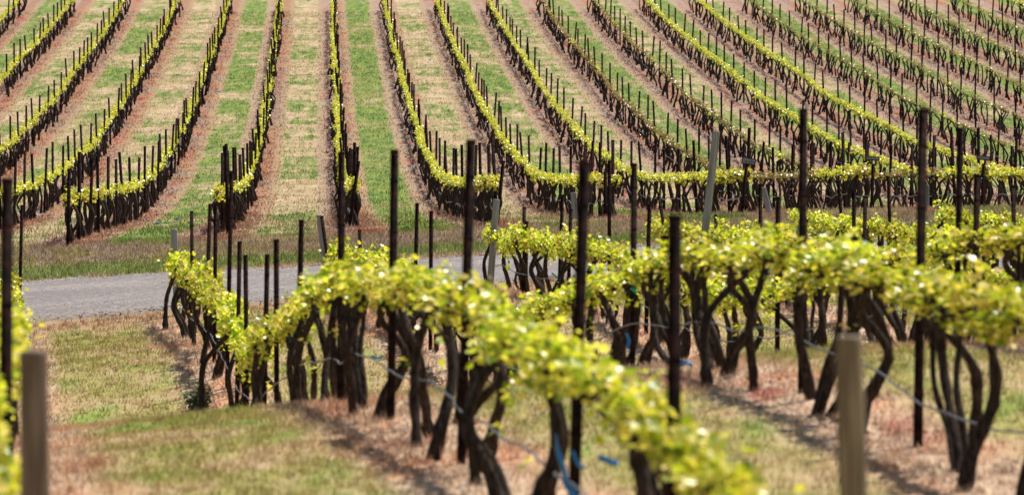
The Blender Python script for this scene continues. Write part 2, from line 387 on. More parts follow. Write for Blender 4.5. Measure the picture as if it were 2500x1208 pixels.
# road edges in plan
RX = np.array([-80, -20, -10, -7.5, -4, -.5, 3, 6.3, 12, 20, 80.0])
RFAR = [(60, 690), (430, 652), (760, 632), (1190, 624), (1600, 610), (1900, 600)]
RNEAR = [(50, 780), (400, 766), (700, 742), (1000, 716), (1300, 694), (1900, 655)]
hf = np.array([hit(a, b_, 84, 130)[:2] for a, b_ in RFAR]); hn = np.array([hit(a, b_, 80, 120)[:2] for a, b_ in RNEAR])
open('/tmp/dbg.txt', 'w').write('road far %s near %s' % (hf.round(1).tolist(), hn.round(1).tolist())); print('road far', hf.round(1).tolist(), 'near', hn.round(1).tolist())
pf = np.polyfit(hf[:, 0], hf[:, 1], 1); pn = np.polyfit(hn[:, 0], hn[:, 1], 1)
rx = np.arange(-80, 80.01, 0.2); rows = 24
yn = 88.6 + rx * 0.0; yf = 98.6 + rx * 0.0
print('fits', pf, pn)
def road_edges(x):
    return 89.7 - 0.12 * x * np.exp(-np.abs(x) / 60) + .22 * np.sin(x * .9) + .16 * np.sin(x * 2.7) + .12 * np.sin(x * 6.1 + 1), 98.6 - 0.08 * x * np.exp(-np.abs(x) / 60) + .22 * np.sin(x * .7 + 1) + .16 * np.sin(x * 3.1) + .12 * np.sin(x * 5.3)
yn, yf = road_edges(rx)
t = np.linspace(0, 1, rows)
RYY = yn[None, :] * (1 - t[:, None]) + yf[None, :] * t[:, None]; RXX = np.broadcast_to(rx, RYY.shape)
RZ = gz(RXX, RYY) + 0.03 + 0.05 * np.sin(np.pi * t)[:, None] ** .5 * 1.0 - .02 * (np.exp(-((t - .3) / .05) ** 2) + np.exp(-((t - .66) / .05) ** 2))[:, None]
RZ[0] -= .10; RZ[-1] -= .10
V = np.stack([RXX, RYY, RZ], -1).reshape(-1, 3); nx = len(rx)
i = np.arange(rows - 1)[:, None] * nx; j = np.arange(nx - 1)[None, :]
Fg = np.stack([i + j, i + j + 1, i + nx + j + 1, i + nx + j], -1).reshape(-1, 4)
o = obj('road', mesh_np('road', V, Fg, m_road, True)); tag(o, kind='structure')

# ------------------------------------------------------------------ ground cover
def wedge(nn, y0, y1, margin=2.5):
    """random spots on the ground inside the view, denser where it is near"""
    Y = np.sqrt(rng.uniform(y0 ** 2, y1 ** 2, nn)); h = Y * 1250 / F + margin
    X = rng.uniform(-1, 1, nn) * h
    return X, Y
def blades(name, nn, y0, y1, h0, h1, wd, material, label, per=1, spread=.05, keep=None):
    X, Y = wedge(nn, y0, y1)
    if keep is not None:
        k = keep(X, Y); X, Y = X[k], Y[k]
    X = np.repeat(X, per); Y = np.repeat(Y, per)
    X = X + rng.normal(0, spread, len(X)); Y = Y + rng.normal(0, spread, len(X))
    a, f_ = road_edges(X); k = (Y < a - .05) | (Y > f_ + .05); X, Y = X[k], Y[k]; m = len(X)
    Z = gz(X, Y) + bumps(X, Y) * ((Y < 87) | (Y > 104)) - .01
    th = rng.uniform(0, 2 * np.pi, m); h = rng.uniform(h0, h1, m) * (0.6 + .8 * rng.random(m)); wv = wd * (.6 + .8 * rng.random(m))
    base = np.stack([X, Y, Z], -1); side = np.stack([np.cos(th), np.sin(th), 0 * th], -1) * wv[:, None] * .5
    ln = rng.normal(0, .45, (m, 2)) * h[:, None]
    tip = base + np.concatenate([ln, h[:, None]], 1)
    V = np.stack([base - side, base + side, tip], 1).reshape(-1, 3)
    Fc = np.arange(3 * m).reshape(m, 3)
    uv = np.repeat(np.stack([rng.random(m), rng.random(m)], -1), 3, axis=0)
    o = obj(name, mesh_np(name, V, Fc, material, False, uv)); tag(o, label, 'grass', kind='stuff'); return o
def near_d(X, Y):
    u = (X - KN * Y) / SN; return np.abs(u - np.floor(u) - .5) * 2
def far_d(X, Y):
    u = (X - KF * Y) / SF - .25; return np.abs(u - np.floor(u) - .5) * 2
blades('grass', 42000, 17, 60, .035, .075, .010, m_grass, 'short yellow green grass and straw between the foreground vine rows', per=7, spread=.035)
blades('grass', 34000, 55, 90, .04, .09, .016, m_grass, 'dry olive grass running down to the gravel road', per=5, spread=.05)
blades('grass', 22000, 96, 113, .05, .13, .02, m_grass, 'mauve and green verge grass beyond the gravel road', per=7, spread=.08)
blades('grass', 75000, 112, 310, .04, .13, .035, m_grass, 'patchy mown grass and dry litter between the far vine rows', per=3, spread=.15)
m_dry = cover_mat('dry_weed', .45, 1.5, (.30, .15, .09), .45)
blades('dry_weeds', 9000, 17, 88, .05, .14, .012, m_dry, 'russet dry weeds standing under the foreground vines', per=6, spread=.05, keep=lambda X, Y: (near_d(X, Y) > .6) & (np.sin(X * 2.1 + Y) * np.sin(Y * .9 - X) > .1))
blades('dry_weeds', 30000, 112, 310, .06, .20, .03, m_dry, 'brown dry weeds along the feet of the far rows', per=4, spread=.12, keep=lambda X, Y: (far_d(X, Y) > .68) & (np.sin(X * 1.1 + Y * .5) * np.sin(Y * .31 - X * .7) > -.2))
blades('roadside_grass', 5000, 86, 102, .05, .15, .018, m_grass, 'ragged dry grass along both edges of the gravel road', per=7, spread=.06, keep=lambda X, Y: (np.abs(Y - road_edges(X)[0]) < .7) | (np.abs(Y - road_edges(X)[1]) < .7))
# loose stones on the road and clods under the vines
def stones(name, X, Y, dz, s0, s1, material, label, cat):
    m = len(X); Z = gz(X, Y) + dz
    oc = np.array([(1, 0, 0), (0, 1, 0), (-1, 0, 0), (0, -1, 0), (0, 0, .7), (0, 0, -.7)], float)
    of = np.array([(0, 1, 4), (1, 2, 4), (2, 3, 4), (3, 0, 4), (1, 0, 5), (2, 1, 5), (3, 2, 5), (0, 3, 5)])
    s = rng.uniform(s0, s1, m) * rng.uniform(.6, 1.3, m)
    Vv = oc[None] * s[:, None, None] * rng.uniform(.6, 1.3, (m, 6, 1))
    th = rng.uniform(0, 6.3, m); c_, s_ = np.cos(th), np.sin(th)
    x = Vv[..., 0] * c_[:, None] - Vv[..., 1] * s_[:, None]; y = Vv[..., 0] * s_[:, None] + Vv[..., 1] * c_[:, None]
    Vv = np.stack([x + X[:, None], y + Y[:, None], Vv[..., 2] + Z[:, None]], -1)
    Fc = (of[None] + 6 * np.arange(m)[:, None, None]).reshape(-1, 3)
    uv = np.repeat(np.stack([rng.random(m), rng.random(m)], -1), 6, axis=0)
    o = obj(name, mesh_np(name, Vv.reshape(-1, 3), Fc, material, False, uv)); tag(o, label, cat, kind='stuff')
X, Y = wedge(16000, 89, 99); a, f_ = road_edges(X); k = (Y > a) & (Y < f_); 
stones('gravel', X[k], Y[k], .055, .012, .035, m_stone, 'loose grey stones scattered over the gravel road', 'gravel')
m_clod = cover_mat('dry_clod', .55, 1.6)
X, Y = wedge(26000, 18, 88); k = near_d(X, Y) > .5 + .2 * rng.random(len(X)); 
stones('soil_litter', X[k], Y[k], .0, .008, .028, m_clod, 'clods and dry leaf litter under the foreground vines', 'litter')
X, Y = wedge(60000, 112, 300); k = far_d(X, Y) > .5 + .2 * rng.random(len(X));
stones('soil_litter', X[k], Y[k], .0, .02, .055, m_clod, 'clods and prunings under the far vine rows', 'litter')

# ------------------------------------------------------------------ vine building blocks (local x = across the row, y = along the row)
LT = np.array([(0, 0, 0), (.42, .18, .10), (.50, .62, .06), (.16, .70, .0), (0, 1.0, -.10), (-.16, .70, .0), (-.50, .62, .06), (-.42, .18, .10)])
LF = np.array([(0, 1, 2), (0, 2, 3), (0, 3, 4), (0, 4, 5), (0, 5, 6), (0, 6, 7)])
LQ = np.array([(-.38, .1, .08), (.42, .15, 0), (.30, .9, .05), (-.34, .85, -.06)]); LQF = np.array([(0, 1, 2), (0, 2, 3)])
def leaves(P, size, r, simple=False, up=.55):
    """leaf blades at points P"""
    m = len(P); T = LQ if simple else LT; Fa = LQF if simple else LF
    nrm = r.standard_normal((m, 3)); nrm[:, 2] = np.abs(nrm[:, 2]) + up; nrm /= np.linalg.norm(nrm, axis=1)[:, None]
    d_ = r.standard_normal((m, 3)); d_ -= (d_ * nrm).sum(1)[:, None] * nrm; d_ /= np.linalg.norm(d_, axis=1)[:, None]
    s_ = np.cross(d_, nrm)
    T_ = T[None] * size[:, None, None]
    Vv = P[:, None] + s_[:, None] * T_[..., :1] + d_[:, None] * T_[..., 1:2] + nrm[:, None] * T_[..., 2:3]
    k = len(T); Fc = (Fa[None] + k * np.arange(m)[:, None, None]).reshape(-1, 3)
    uv = np.repeat(np.stack([r.random(m), r.random(m)], -1), k, axis=0)
    return Vv.reshape(-1, 3), Fc, uv
CH = 1.0            # cordon height
VS = 1.55           # vine spacing
STY = [0, 2, 1, 2]
def trunk_arr(r, hi=True, style=0, tk=1.0):
    B = Buf(); seg = 10 if hi else 5; n_ = 22 if hi else 6
    lean = r.normal(0, .14, 2); bow = np.clip(r.normal(0, .14, 2), -.22, .22); bow[1] += (-.16 if style == 1 else .0); ov = r.choice([-1, 1]) * r.uniform(.05, .30)
    thick = r.uniform(.026, .039) * tk
    pts = [(lean[0], lean[1] - ov * .2, -.06), (lean[0] * .8 + bow[0] * .4, lean[1] * .8 + bow[1] * .5 - ov * .3, .22), (lean[0] * .4 + bow[0], lean[1] * .4 + bow[1] - ov * .45, .52),
           (lean[0] * .1 + bow[0] * .5, bow[1] * .8 - ov * .15, .80), (0, ov * .55, CH - .06), (0, ov * 1.3, CH - .01)]
    P = bez(pts, n_); t_ = np.linspace(0, 1, n_)
    rad = thick * (1.22 - .42 * t_ + .5 * np.exp(-t_ * 14)) * (1 + (r.normal(0, .07, n_) if hi else 0)) + .012 * np.exp(-((t_ - 1) / .10) ** 2)
    add_tube(B, P, rad, seg, .11 if hi else 0, r=r)
    if style == 2:      # forked vine, second stem from the ground
        P0 = np.array(pts)
        for q_ in range(2 if r.random() < .45 else 1):
            dy = (1 if q_ else -1) * r.uniform(.16, .30); dx = r.normal(0, .03)
            pts2 = P0 * np.array([1, r.uniform(.3, 1.1), 1]) + np.array([dx, dy, 0]) + np.concatenate([r.normal(0, .035, (len(P0), 2)), np.zeros((len(P0), 1))], 1)
            pts2[-1, 2] -= .01; pts2[0] = P0[0] + np.array([dx, dy * .5, 0])
            P = bez(pts2, n_); add_tube(B, P, thick * r.uniform(.6, .85) * (1.15 - .35 * t_) * (1 + (r.normal(0, .07, n_) if hi else 0)), seg, .09 if hi else 0, r=r)
    if hi:              # flakes of bark and water shoots
        for _ in range(3):
            k = int(r.integers(2, n_ - 3)); p = P[k]; q = p + np.array([r.normal(0, .05), r.normal(0, .05), r.uniform(.05, .14)])
            add_tube(B, [p, (p + q) / 2 + r.normal(0, .01, 3), q], [.009, .006, .003], 4)
    return B.arrays()
def cordon_arr(r, hi=True):
    B = Buf(); seg = 8 if hi else 4
    for s_ in (-1, 1):
        L = VS * .5 * r.uniform(.92, 1.06); n_ = 12 if hi else 4; t_ = np.linspace(0, 1, n_)
        P = np.stack([r.normal(0, .012, n_), s_ * L * t_, CH - .02 + .03 * np.sin(t_ * 3) + r.normal(0, .010, n_)], -1); P[0] = (0, 0, CH - .02)
        add_tube(B, P, .031 - .013 * t_, seg, .10 if hi else 0, r=r)
        for k in range(1, n_, 1 if hi else 2):
            q = P[k] + np.array([r.normal(0, .03), r.normal(0, .03), r.uniform(.05, .11)])
            add_tube(B, [P[k], (P[k] + q) / 2 + np.array([.008, 0, 0]), q], [.016, .013, .008], 5 if hi else 3)
    return B.arrays()
def foliage_arr(r, hi=True, dens=1.0):
    n_cl = max(2, int((21 if hi else 15) * min(1, dens + .15))); per = int((17 if hi else 8) * dens) + 2
    ys = np.linspace(-VS / 2, VS / 2, n_cl) + r.normal(0, .045, n_cl); P = []
    for y in ys:
        if r.random() < .08: continue
        c_ = np.array([r.normal(0, .035), y, CH + .07 + r.normal(0, .042)])
        if r.random() < .15: c_[2] += .07
        if r.random() < .16: c_[2] -= .11
        sp = np.array([.052, .052, .038]) * r.uniform(.6, 1.4) * (1 if hi else .85)
        P.append(c_ + r.standard_normal((int(per * r.uniform(.35, 1.65)) + 1, 3)) * sp)
        if hi and r.random() < .34:      # a lone shoot
            tip = c_ + np.array([r.normal(0, .06), r.normal(0, .05), r.choice([.12, .17, .20, -.16])]); P.append(c_ + (tip - c_) * r.random((5, 1)) + r.normal(0, .012, (5, 3)))
    if hi:
        for _ in range(int(r.integers(0, 3))):     # suckers on the stem
            c_ = np.array([r.normal(0, .06), r.normal(0, .08), r.uniform(.1, .85)]); P.append(c_ + r.normal(0, .03, (5, 3)))
    P = np.concatenate(P); sz = r.uniform(.040, .082, len(P)) if hi else r.uniform(.055, .095, len(P))
    return leaves(P, sz, r, simple=not hi)
HI_T = [mesh_np('trunk', *(lambda a: (a[0], a[1]))(trunk_arr(np.random.default_rng(100 + i), True, STY[i % 4])), m_bark, True) for i in range(16)]
HI_C = [mesh_np('cordon', *(lambda a: (a[0], a[1]))(cordon_arr(np.random.default_rng(200 + i))), m_bark, True) for i in range(6)]
HI_F = []
for i in range(10):
    a = foliage_arr(np.random.default_rng(300 + i), True, .95 + .1 * (i % 3)); HI_F.append(mesh_np('foliage', a[0], a[1], m_leaf, False, a[2]))
LO_T = [mesh_np('trunk', *(lambda a: (a[0], a[1]))(trunk_arr(np.random.default_rng(400 + i), True, (i + 1) % 3 + (1 if (i + 1) % 3 == 0 else 0), 1.2)), m_bark, True) for i in range(8)]
LO_F, LO_O = [], []
for i in range(8):
    a = foliage_arr(np.random.default_rng(500 + i), False, 1.5); LO_F.append(mesh_np('foliage', a[0], a[1], m_leaf_f, False, a[2]))
    a = foliage_arr(np.random.default_rng(550 + i), False, .5); LO_O.append(mesh_np('foliage', a[0], a[1], m_leaf_o, False, a[2]))

# ------------------------------------------------------------------ rows
def near_x(j, Y): return KN * Y + SN * j if j else (45 - 1250) / F * Y - .17
def far_x(k, Y): return KF * Y + SF * (k + .25)
N_END = {0: 88, 1: 86.8, 2: 88.5, 3: 89.0, 4: 90.0, 5: 91, 6: 92}
N_START = {0: 18.5, 1: 19.6, 2: 24, 3: 35, 4: 48, 5: 60, 6: 72}
F_START = {-2: 112, -1: 116.5, 0: 118, 1: 113, 2: 122, 3: 121, 4: 123, 5: 126}
def f_start(k): return F_START.get(k, 112 if k < -2 else 128)
DENS = {3: .8, 4: .55, 5: .4, 6: .8, 7: 1.0, 13: 1.0}
def dens(k): return 1.0 if k < 3 else DENS.get(k, .16)
def ordn(i): return '%d%s' % (i, 'th' if 10 <= i % 100 <= 20 else {1: 'st', 2: 'nd', 3: 'rd'}.get(i % 10, 'th'))
NROW = {0: 'foreground row cut by the left edge', 1: 'nearest foreground row', 2: 'second foreground row', 3: 'third foreground row',
        4: 'fourth foreground row', 5: 'fifth foreground row', 6: 'rightmost foreground row'}
def frow(k):
    if k == 0: return 'upright far row'
    w_ = ['', 'first', 'second', 'third', 'fourth', 'fifth', 'sixth', 'seventh', 'eighth', 'ninth', 'tenth', 'eleventh', 'twelfth', 'thirteenth', 'fourteenth', 'fifteenth'][abs(k)]
    return '%s far row %s of the upright one' % (w_, 'left' if k < 0 else 'right')
def inview(X, Y, m=60):
    z = gz(X, Y); px, py = project(X, Y, z); _, pt = project(X, Y, z + 1.3)
    return -m < px < 2500 + m and pt < 1208 + m and py > -m
vines, stakes = [], []
for j in range(0, 7):
    Y = N_END[j]; c_ = 0
    while Y > N_START[j]:
        c_ += 1; X = near_x(j, Y)
        if inview(X, Y, 130): vines.append(dict(X=X, Y=Y, near=True, row=j, i=c_, yaw=-KN, d=1.0))
        Y -= 1.38
for k in range(-6, 16):
    Y = f_start(k); c_ = 0
    while Y < 312:
        X = far_x(k, Y); c_ += 1
        if inview(X, Y, 40) and random.random() > .035:
            vines.append(dict(X=X, Y=Y, near=False, row=k, i=c_, yaw=-KF, d=max(dens(k), 1.0 if Y < f_start(k) + 13 + 5 * math.sin(k * 2.3) else 0)))
        Y += 1.2
vines.sort(key=lambda v_: v_['Y'])
print('vines', len(vines))
def slope(X, Y, kk):
    return math.atan2(float(gz(X + kk * .7, Y + .7) - gz(X - kk * .7, Y - .7)), 1.4)
def vine_label(v_, sty):
    look = {0: 'gnarled', 1: 'bowed', 2: 'forked'}[sty]
    if v_['near']: return '%s grapevine, %s from the road in the %s' % (look, ordn(v_['i']), NROW[v_['row']])
    return '%s grapevine, %s from the road, %s' % (look, ordn(v_['i']), frow(v_['row']))
ind, rest = vines[:300], vines[300:]
seenv = {}
for q, v_ in enumerate(ind):
    r = np.random.default_rng(1000 + q); kk = KN if v_['near'] else KF
    X = v_['X'] + r.normal(0, .05); Y = v_['Y'] + r.normal(0, .06); z = float(gz(X, Y))
    e = bpy.data.objects.new('grapevine', None); e.empty_display_size = .2; COL.objects.link(e)
    e.location = (X, Y, z); e.rotation_euler = (0, 0, v_['yaw'])
    sl_ = slope(X, Y, kk)
    TT = HI_T if v_['near'] else LO_T; ti = int(r.integers(len(TT)))
    flip = int(r.integers(2)) * math.pi
    tr = obj('trunk', TT[ti], e); tr.rotation_euler = (0, 0, flip if r.random() < .5 else 0); hs_ = r.uniform(.93, 1.05); tr.scale = (1, 1, hs_)
    if v_['near'] and v_['row'] == 0: tr.scale = (.35, .6, hs_)
    M = Matrix.Translation((0, 0, CH)) @ Matrix.Rotation(sl_, 4, 'X') @ Matrix.Rotation(flip, 4, 'Z') @ Matrix.Translation((0, 0, -CH + (hs_ - 1)))
    cor = obj('cordon', HI_C[int(r.integers(6))], e); cor.matrix_local = M
    if v_['near']: fm = HI_F[int(r.integers(10))]
    else: fm = (LO_F if v_['d'] > .6 else LO_O)[int(r.integers(8))] if v_['Y'] > 140 or v_['d'] > .6 or r.random() < .5 else LO_F[int(r.integers(8))]
    fo = obj('foliage', fm, e); fo.matrix_local = M @ Matrix.Translation((0, 0, CH + .06)) @ Matrix.Diagonal((r.uniform(.85, 1.1), 1.03, (r.uniform(.9, 1.15) * float(np.interp(Y, [22, 28, 33, 45, 62], [1.0, .88, .72, .85, 1.2])) if v_['near'] else 1.0), 1)) @ Matrix.Translation((0, 0, -CH - .07))
    if v_['near']: e.scale = (1, 1, {1: float(np.interp(Y, [27, 33], [1.0, 1.06])), 2: float(np.interp(Y, [33, 38, 43], [1.1, 1.03, .92])), 0: 1.0}.get(v_['row'], .91))
    tag(e, vine_label(v_, STY[ti % 4] if v_['near'] else ((ti + 1) % 3 or 1)), 'grapevine', 'vines of the foreground rows' if v_['near'] else 'vines of the far rows')
# remaining far vines as one mass
LT_A = [trunk_arr(np.random.default_rng(600 + i), False, i % 3, 1.15) for i in range(10)]
LC_A = [cordon_arr(np.random.default_rng(620 + i), False) for i in range(5)]
LF_A = {dd: [foliage_arr(np.random.default_rng(640 + i), False, dd) for i in range(6)] for dd in (.25, .5, .8, 1.2)}
BB = Buf(); mi = []
r = np.random.default_rng(77)
for v_ in rest:
    kk = KF if not v_['near'] else KN
    X = v_['X'] + r.normal(0, .06); Y = v_['Y'] + r.normal(0, .07); z = float(gz(X, Y)); s_ = math.tan(slope(X, Y, kk)); yw = v_['yaw']; cy, sy = math.cos(yw), math.sin(yw)
    def put(a, m_, fl, shear):
        V = a[0].copy()
        if fl: V[:, 0] *= -1; V[:, 1] *= -1
        if shear: V[:, 2] += V[:, 1] * s_
        W = np.stack([V[:, 0] * cy - V[:, 1] * sy + X, V[:, 0] * sy + V[:, 1] * cy + Y, V[:, 2] + z], -1)
        BB.add(W, a[1], a[2]); mi.append(np.full(len(a[1]), m_))
    put(LT_A[int(r.integers(10))], 0, r.random() < .5, False)
    if v_['Y'] < 230: put(LC_A[int(r.integers(5))], 0, r.random() < .5, True)
    dd = v_['d'] * r.uniform(.7, 1.2); key = min(LF_A, key=lambda q_: abs(q_ - dd))
    put(LF_A[key][int(r.integers(6))], 1 if v_['d'] > .6 or r.random() < .04 else 2, r.random() < .5, True)
V, Fc, U = BB.arrays()
o = obj('distant_grapevines', mesh_np('distant_grapevines', V, Fc, [m_bark, m_leaf_f, m_leaf_o], False, U, np.concatenate(mi)))
tag(o, 'hundreds of small dark vines with yellow tops in rows up the far slope', 'grapevines', kind='stuff')

# ------------------------------------------------------------------ stakes
def stake_arr(h, wd=.045, hi=True):
    """steel T stake with wire notches: T profile swept up, a cap and lugs"""
    t_ = wd * .22; a = wd / 2
    prof_ = np.array([(-a, 0), (a, 0), (a, t_), (t_ / 2, t_), (t_ / 2, wd), (-t_ / 2, wd), (-t_ / 2, t_), (-a, t_)])
    B = Buf(); zs = np.array([-.15, h]); m = 8
    V = np.concatenate([np.column_stack([prof_, np.full(m, z_)]) for z_ in zs])
    j = np.arange(m); jn = (j + 1) % m
    side = np.concatenate([np.stack([j, jn, jn + m], -1), np.stack([j, jn + m, j + m], -1)])
    top = np.array([(0, 1, 2), (0, 2, 7), (3, 4, 5), (3, 5, 6), (2, 3, 6), (2, 6, 7)]) + m
    B.add(V, np.concatenate([side, top]))
    def box(c0, c1):
        x0, y0, z0 = c0; x1, y1, z1 = c1
        Vb = np.array([(x, y, z_) for z_ in (z0, z1) for x, y in ((x0, y0), (x1, y0), (x1, y1), (x0, y1))])
        Fb = np.array([(0, 2, 1), (0, 3, 2), (4, 5, 6), (4, 6, 7), (0, 1, 5), (0, 5, 4), (1, 2, 6), (1, 6, 5), (2, 3, 7), (2, 7, 6), (3, 0, 4), (3, 4, 7)])
        B.add(Vb, Fb)
    if hi:
        for z_ in np.arange(h - .25, .3, -.42): box((-a * 1.08, -.003, z_ - .010), (a * 1.08, t_ * 1.15, z_ + .010))
    box((-a * 1.01, -.002, h - .03), (a * 1.01, t_ * 1.1, h + .004))
    return B.arrays()
STK = {}
def stake_mesh(h, wd=.045):
    key = (round(h, 1), wd)
    if key not in STK:
        a = stake_arr(key[0], wd); STK[key] = mesh_np('metal_stake', a[0], a[1], m_steel)
    return STK[key], key[0]
def put_stake(X, Y, h, label, group, lx=0.0, ly=0.0, wd=.045, yaw=0.0):
    me, hh = stake_mesh(h, wd); o = obj('metal_stake', me); o.location = (X, Y, float(gz(X, Y)))
    o.rotation_euler = (ly, lx, yaw); o.scale = (1, 1, h / hh); tag(o, label, 'vine stake', group); return o
# foreground stakes: row, image column at the foot, height of the top, sideways lean (px)
NEAR_ST = [(1, 468, 515, 0), (1, 498, 497, 13), (1, 520, 497, 5), (1, 551, 400, 14), (1, 575, 588, 8), (1, 600, 622, -4), (1, 640, 620, 6), (1, 672, 583, 2),
 (1, 722, 535, 14), (1, 828, 370, 3), (1, 950, 365, 10), (1, 1122, 340, 20), (1, 1392, 390, 25), (1, 1640, 520, 4),
 (2, 806, 525, -30), (2, 876, 560, -8), (2, 1000, 495, 12), (2, 1040, 515, 0), (2, 1530, 398, 3), (2, 1940, 265, 2), (2, 2222, 265, 8),
 (3, 1271, 505, 2), (3, 1276, 540, 2), (3, 1355, 475, 8), (3, 1378, 510, 6), (3, 1478, 392, 2), (3, 1567, 498, 6), (3, 1886, 480, 0), (3, 2320, 312, 8), (3, 2368, 425, 3),
 (4, 1632, 470, -32), (4, 1745, 540, -6), (4, 1846, 450, 2), (4, 2075, 462, 0), (4, 2103, 478, 3), (4, 2236, 510, 0), (4, 2468, 452, 0),
 (5, 2058, 442, -20), (5, 2170, 430, -12), (0, 36, 500, 10)]
cnt = {}
allst = []
for row, px, top, ln in NEAR_ST:
    if row == 0: S_ = 400.0; Y = F * SN / S_; X = (px - 1250) / F * Y
    else: S_ = (px - 30) / row; Y = F * SN / S_; X = near_x(row, Y)
    X += .06 if row != 1 else .01
    _, gy_ = project(X, Y, float(gz(X, Y))); h = (gy_ - top) * Y / F
    if not 1.2 < h < 3.2: print('stake', row, px, 'h', round(h, 2))
    h = min(max(h, 1.3), 3.1)
    allst.append((row, Y, X, h, math.atan2(ln * Y / F, h)))
allst.append((0, F * SN / 1400, (8 - 1250) / F * F * SN / 1400, 2.12, .01))
for row, Y, X, h, lean in sorted(allst, key=lambda s_: (s_[0], -s_[1])):
    cnt[row] = cnt.get(row, 0) + 1
    adj = 'tall' if h > 2.45 else ('short' if h < 1.8 else 'dark'); ad2 = ' tilted' if abs(lean) > .09 else ''
    put_stake(X, Y, h, '%s%s steel stake, %s from the road in the %s' % (adj, ad2, ordn(cnt[row]), NROW[row]), 'steel stakes of the foreground rows', lean,
              random.uniform(-.03, .03), (.066 if Y < 45 else .06), random.uniform(-.5, .5))
fst = []
for k in range(-6, 16):
    Y = f_start(k) + 2.2; c_ = 0
    while Y < 310:
        X = far_x(k, Y) + .10; c_ += 1
        if inview(X, Y, 20): fst.append((Y, X, k, c_))
        Y += 5.45 + random.uniform(-1.2, 1.2)
fst.sort(); print('far stakes', len(fst))
Bs = Buf(); lo = stake_arr(2.15, .09, False)
for q, (Y, X, k, c_) in enumerate(fst):
    h = random.uniform(1.95, 2.25); lx = random.gauss(0, .034)
    if q < 300 - len(allst):
        put_stake(X, Y, h, 'slim dark steel stake, %s from the road, %s' % (ordn(c_), frow(k)), 'steel stakes of the far rows', lx, random.gauss(0, .02), .082, random.uniform(-.6, .6))
    else:
        V = lo[0].copy(); V[:, 0] += V[:, 2] * lx; V[:, 2] *= h / 2.15; Bs.add(V + np.array([X, Y, float(gz(X, Y))]), lo[1])
V, Fc, U = Bs.arrays(); o = obj('distant_stakes', mesh_np('distant_stakes', V, Fc, m_steel)); tag(o, 'many thin dark stakes standing in the rows high on the far slope', 'vine stakes', kind='stuff')
# end assemblies of the far rows: heavier leaning stakes
ENDS = [(-2, 165, 412, 4, 596), (-1, 556, 352, -4, 560), (0, 852, 392, 24, 556), (1, 1213, 392, 16, 535), (2, 1478, 500, 0, 520), (3, 1812, 425, 10, 516), (4, 2128, 420, 4, 518), (5, 2398, 418, 4, 518)]
for k, px, top, ln, by in ENDS:
    Y = f_start(k) - 1.2; X = (px - 1250) / F * Y; _, gy_ = project(X, Y, float(gz(X, Y))); h = min(max((gy_ - top) * Y / F, 1.2), 2.6)
    put_stake(X, Y, h, 'stout dark end stake of the %s' % frow(k), 'end stakes of the far rows', math.atan2(ln * Y / F, h), 0, .085)

# ------------------------------------------------------------------ wooden posts
def post(px_top, px_bot, top, Y, rad, material, label, base_y=None, ly=0.0):
    X = (px_bot - 1250) / F * Y; z = float(gz(X, Y)); _, gy_ = project(X, Y, z); h = (gy_ - top) * Y / F
    r = np.random.default_rng(int(px_top)); n_ = 24
    zz = np.concatenate([np.linspace(-.2, h - .02, n_ - 2), [h - .008, h]]); rr = np.full(n_, rad) * (1 + r.normal(0, .012, n_)) * (1.06 - .06 * np.linspace(0, 1, n_)); rr[-1] = rad * .90; rr[-2] = rad * .98
    th = np.linspace(0, 2 * np.pi, 20, endpoint=False); prof_ = 1 + .025 * np.sin(3 * th + r.uniform(0, 6)) + r.normal(0, .012, 20)
    prof_[14] *= .74      # a drying crack
    V = np.stack([rr[:, None] * prof_ * np.cos(th), rr[:, None] * prof_ * np.sin(th), np.repeat(zz[:, None], 20, 1)], -1).reshape(-1, 3)
    i = np.arange(n_ - 1)[:, None] * 20; j = np.arange(20)[None]; j2 = (j + 1) % 20
    quads = np.stack([i + j, i + j2, i + 20 + j2, i + 20 + j], -1).reshape(-1, 4).tolist(); quads.append([(n_ - 1) * 20 + q for q in range(20)])
    o = obj('wooden_post', mesh_np('wooden_post', V, quads, material, False)); o.location = (X, Y, z)
    o.rotation_euler = (ly, math.atan2((px_top - px_bot) * Y / F, (min(gy_, 1300) - top) * Y / F), 0)
    tag(o, label, 'wooden post', 'round wooden posts'); return o, h
YW = F * .105 / 69
post(84, 87, 848, YW, .0535, m_wood_d, 'thick brown weathered post with a dark crack, close up in the lower left corner')
post(2098, 2116, 812, YW, .0535, m_wood_p, 'thick tan round post, close up at the lower right in front of the second row')
post(424, 432, 558, F * SN / 392, .062, m_wood_g, 'short grey post at the road end of the nearest foreground row')
post(780, 800, 524, F * SN / 388, .055, m_wood_g, 'short tilted grey post at the road end of the second foreground row')
post(1212, 1196, 486, F * SN / 396, .062, m_wood_g, 'pale leaning grey post at the road end of the third foreground row')
post(1749, 1706, 318, F * SN / 428, .066, m_wood_g, 'tallest pale grey post, leaning right at the road end of the fourth row')
post(1862, 1880, 455, 118.5, .07, m_wood_g, 'grey post leaning in the grass at the foot of the third far row right')
post(1400, 1404, 470, 119.0, .07, m_wood_g, 'grey post in the grass between the first two far row ends right')
post(2262, 2262, 452, 120.0, .07, m_wood_g, 'upright faded grey post in the grass at the right beyond the road')

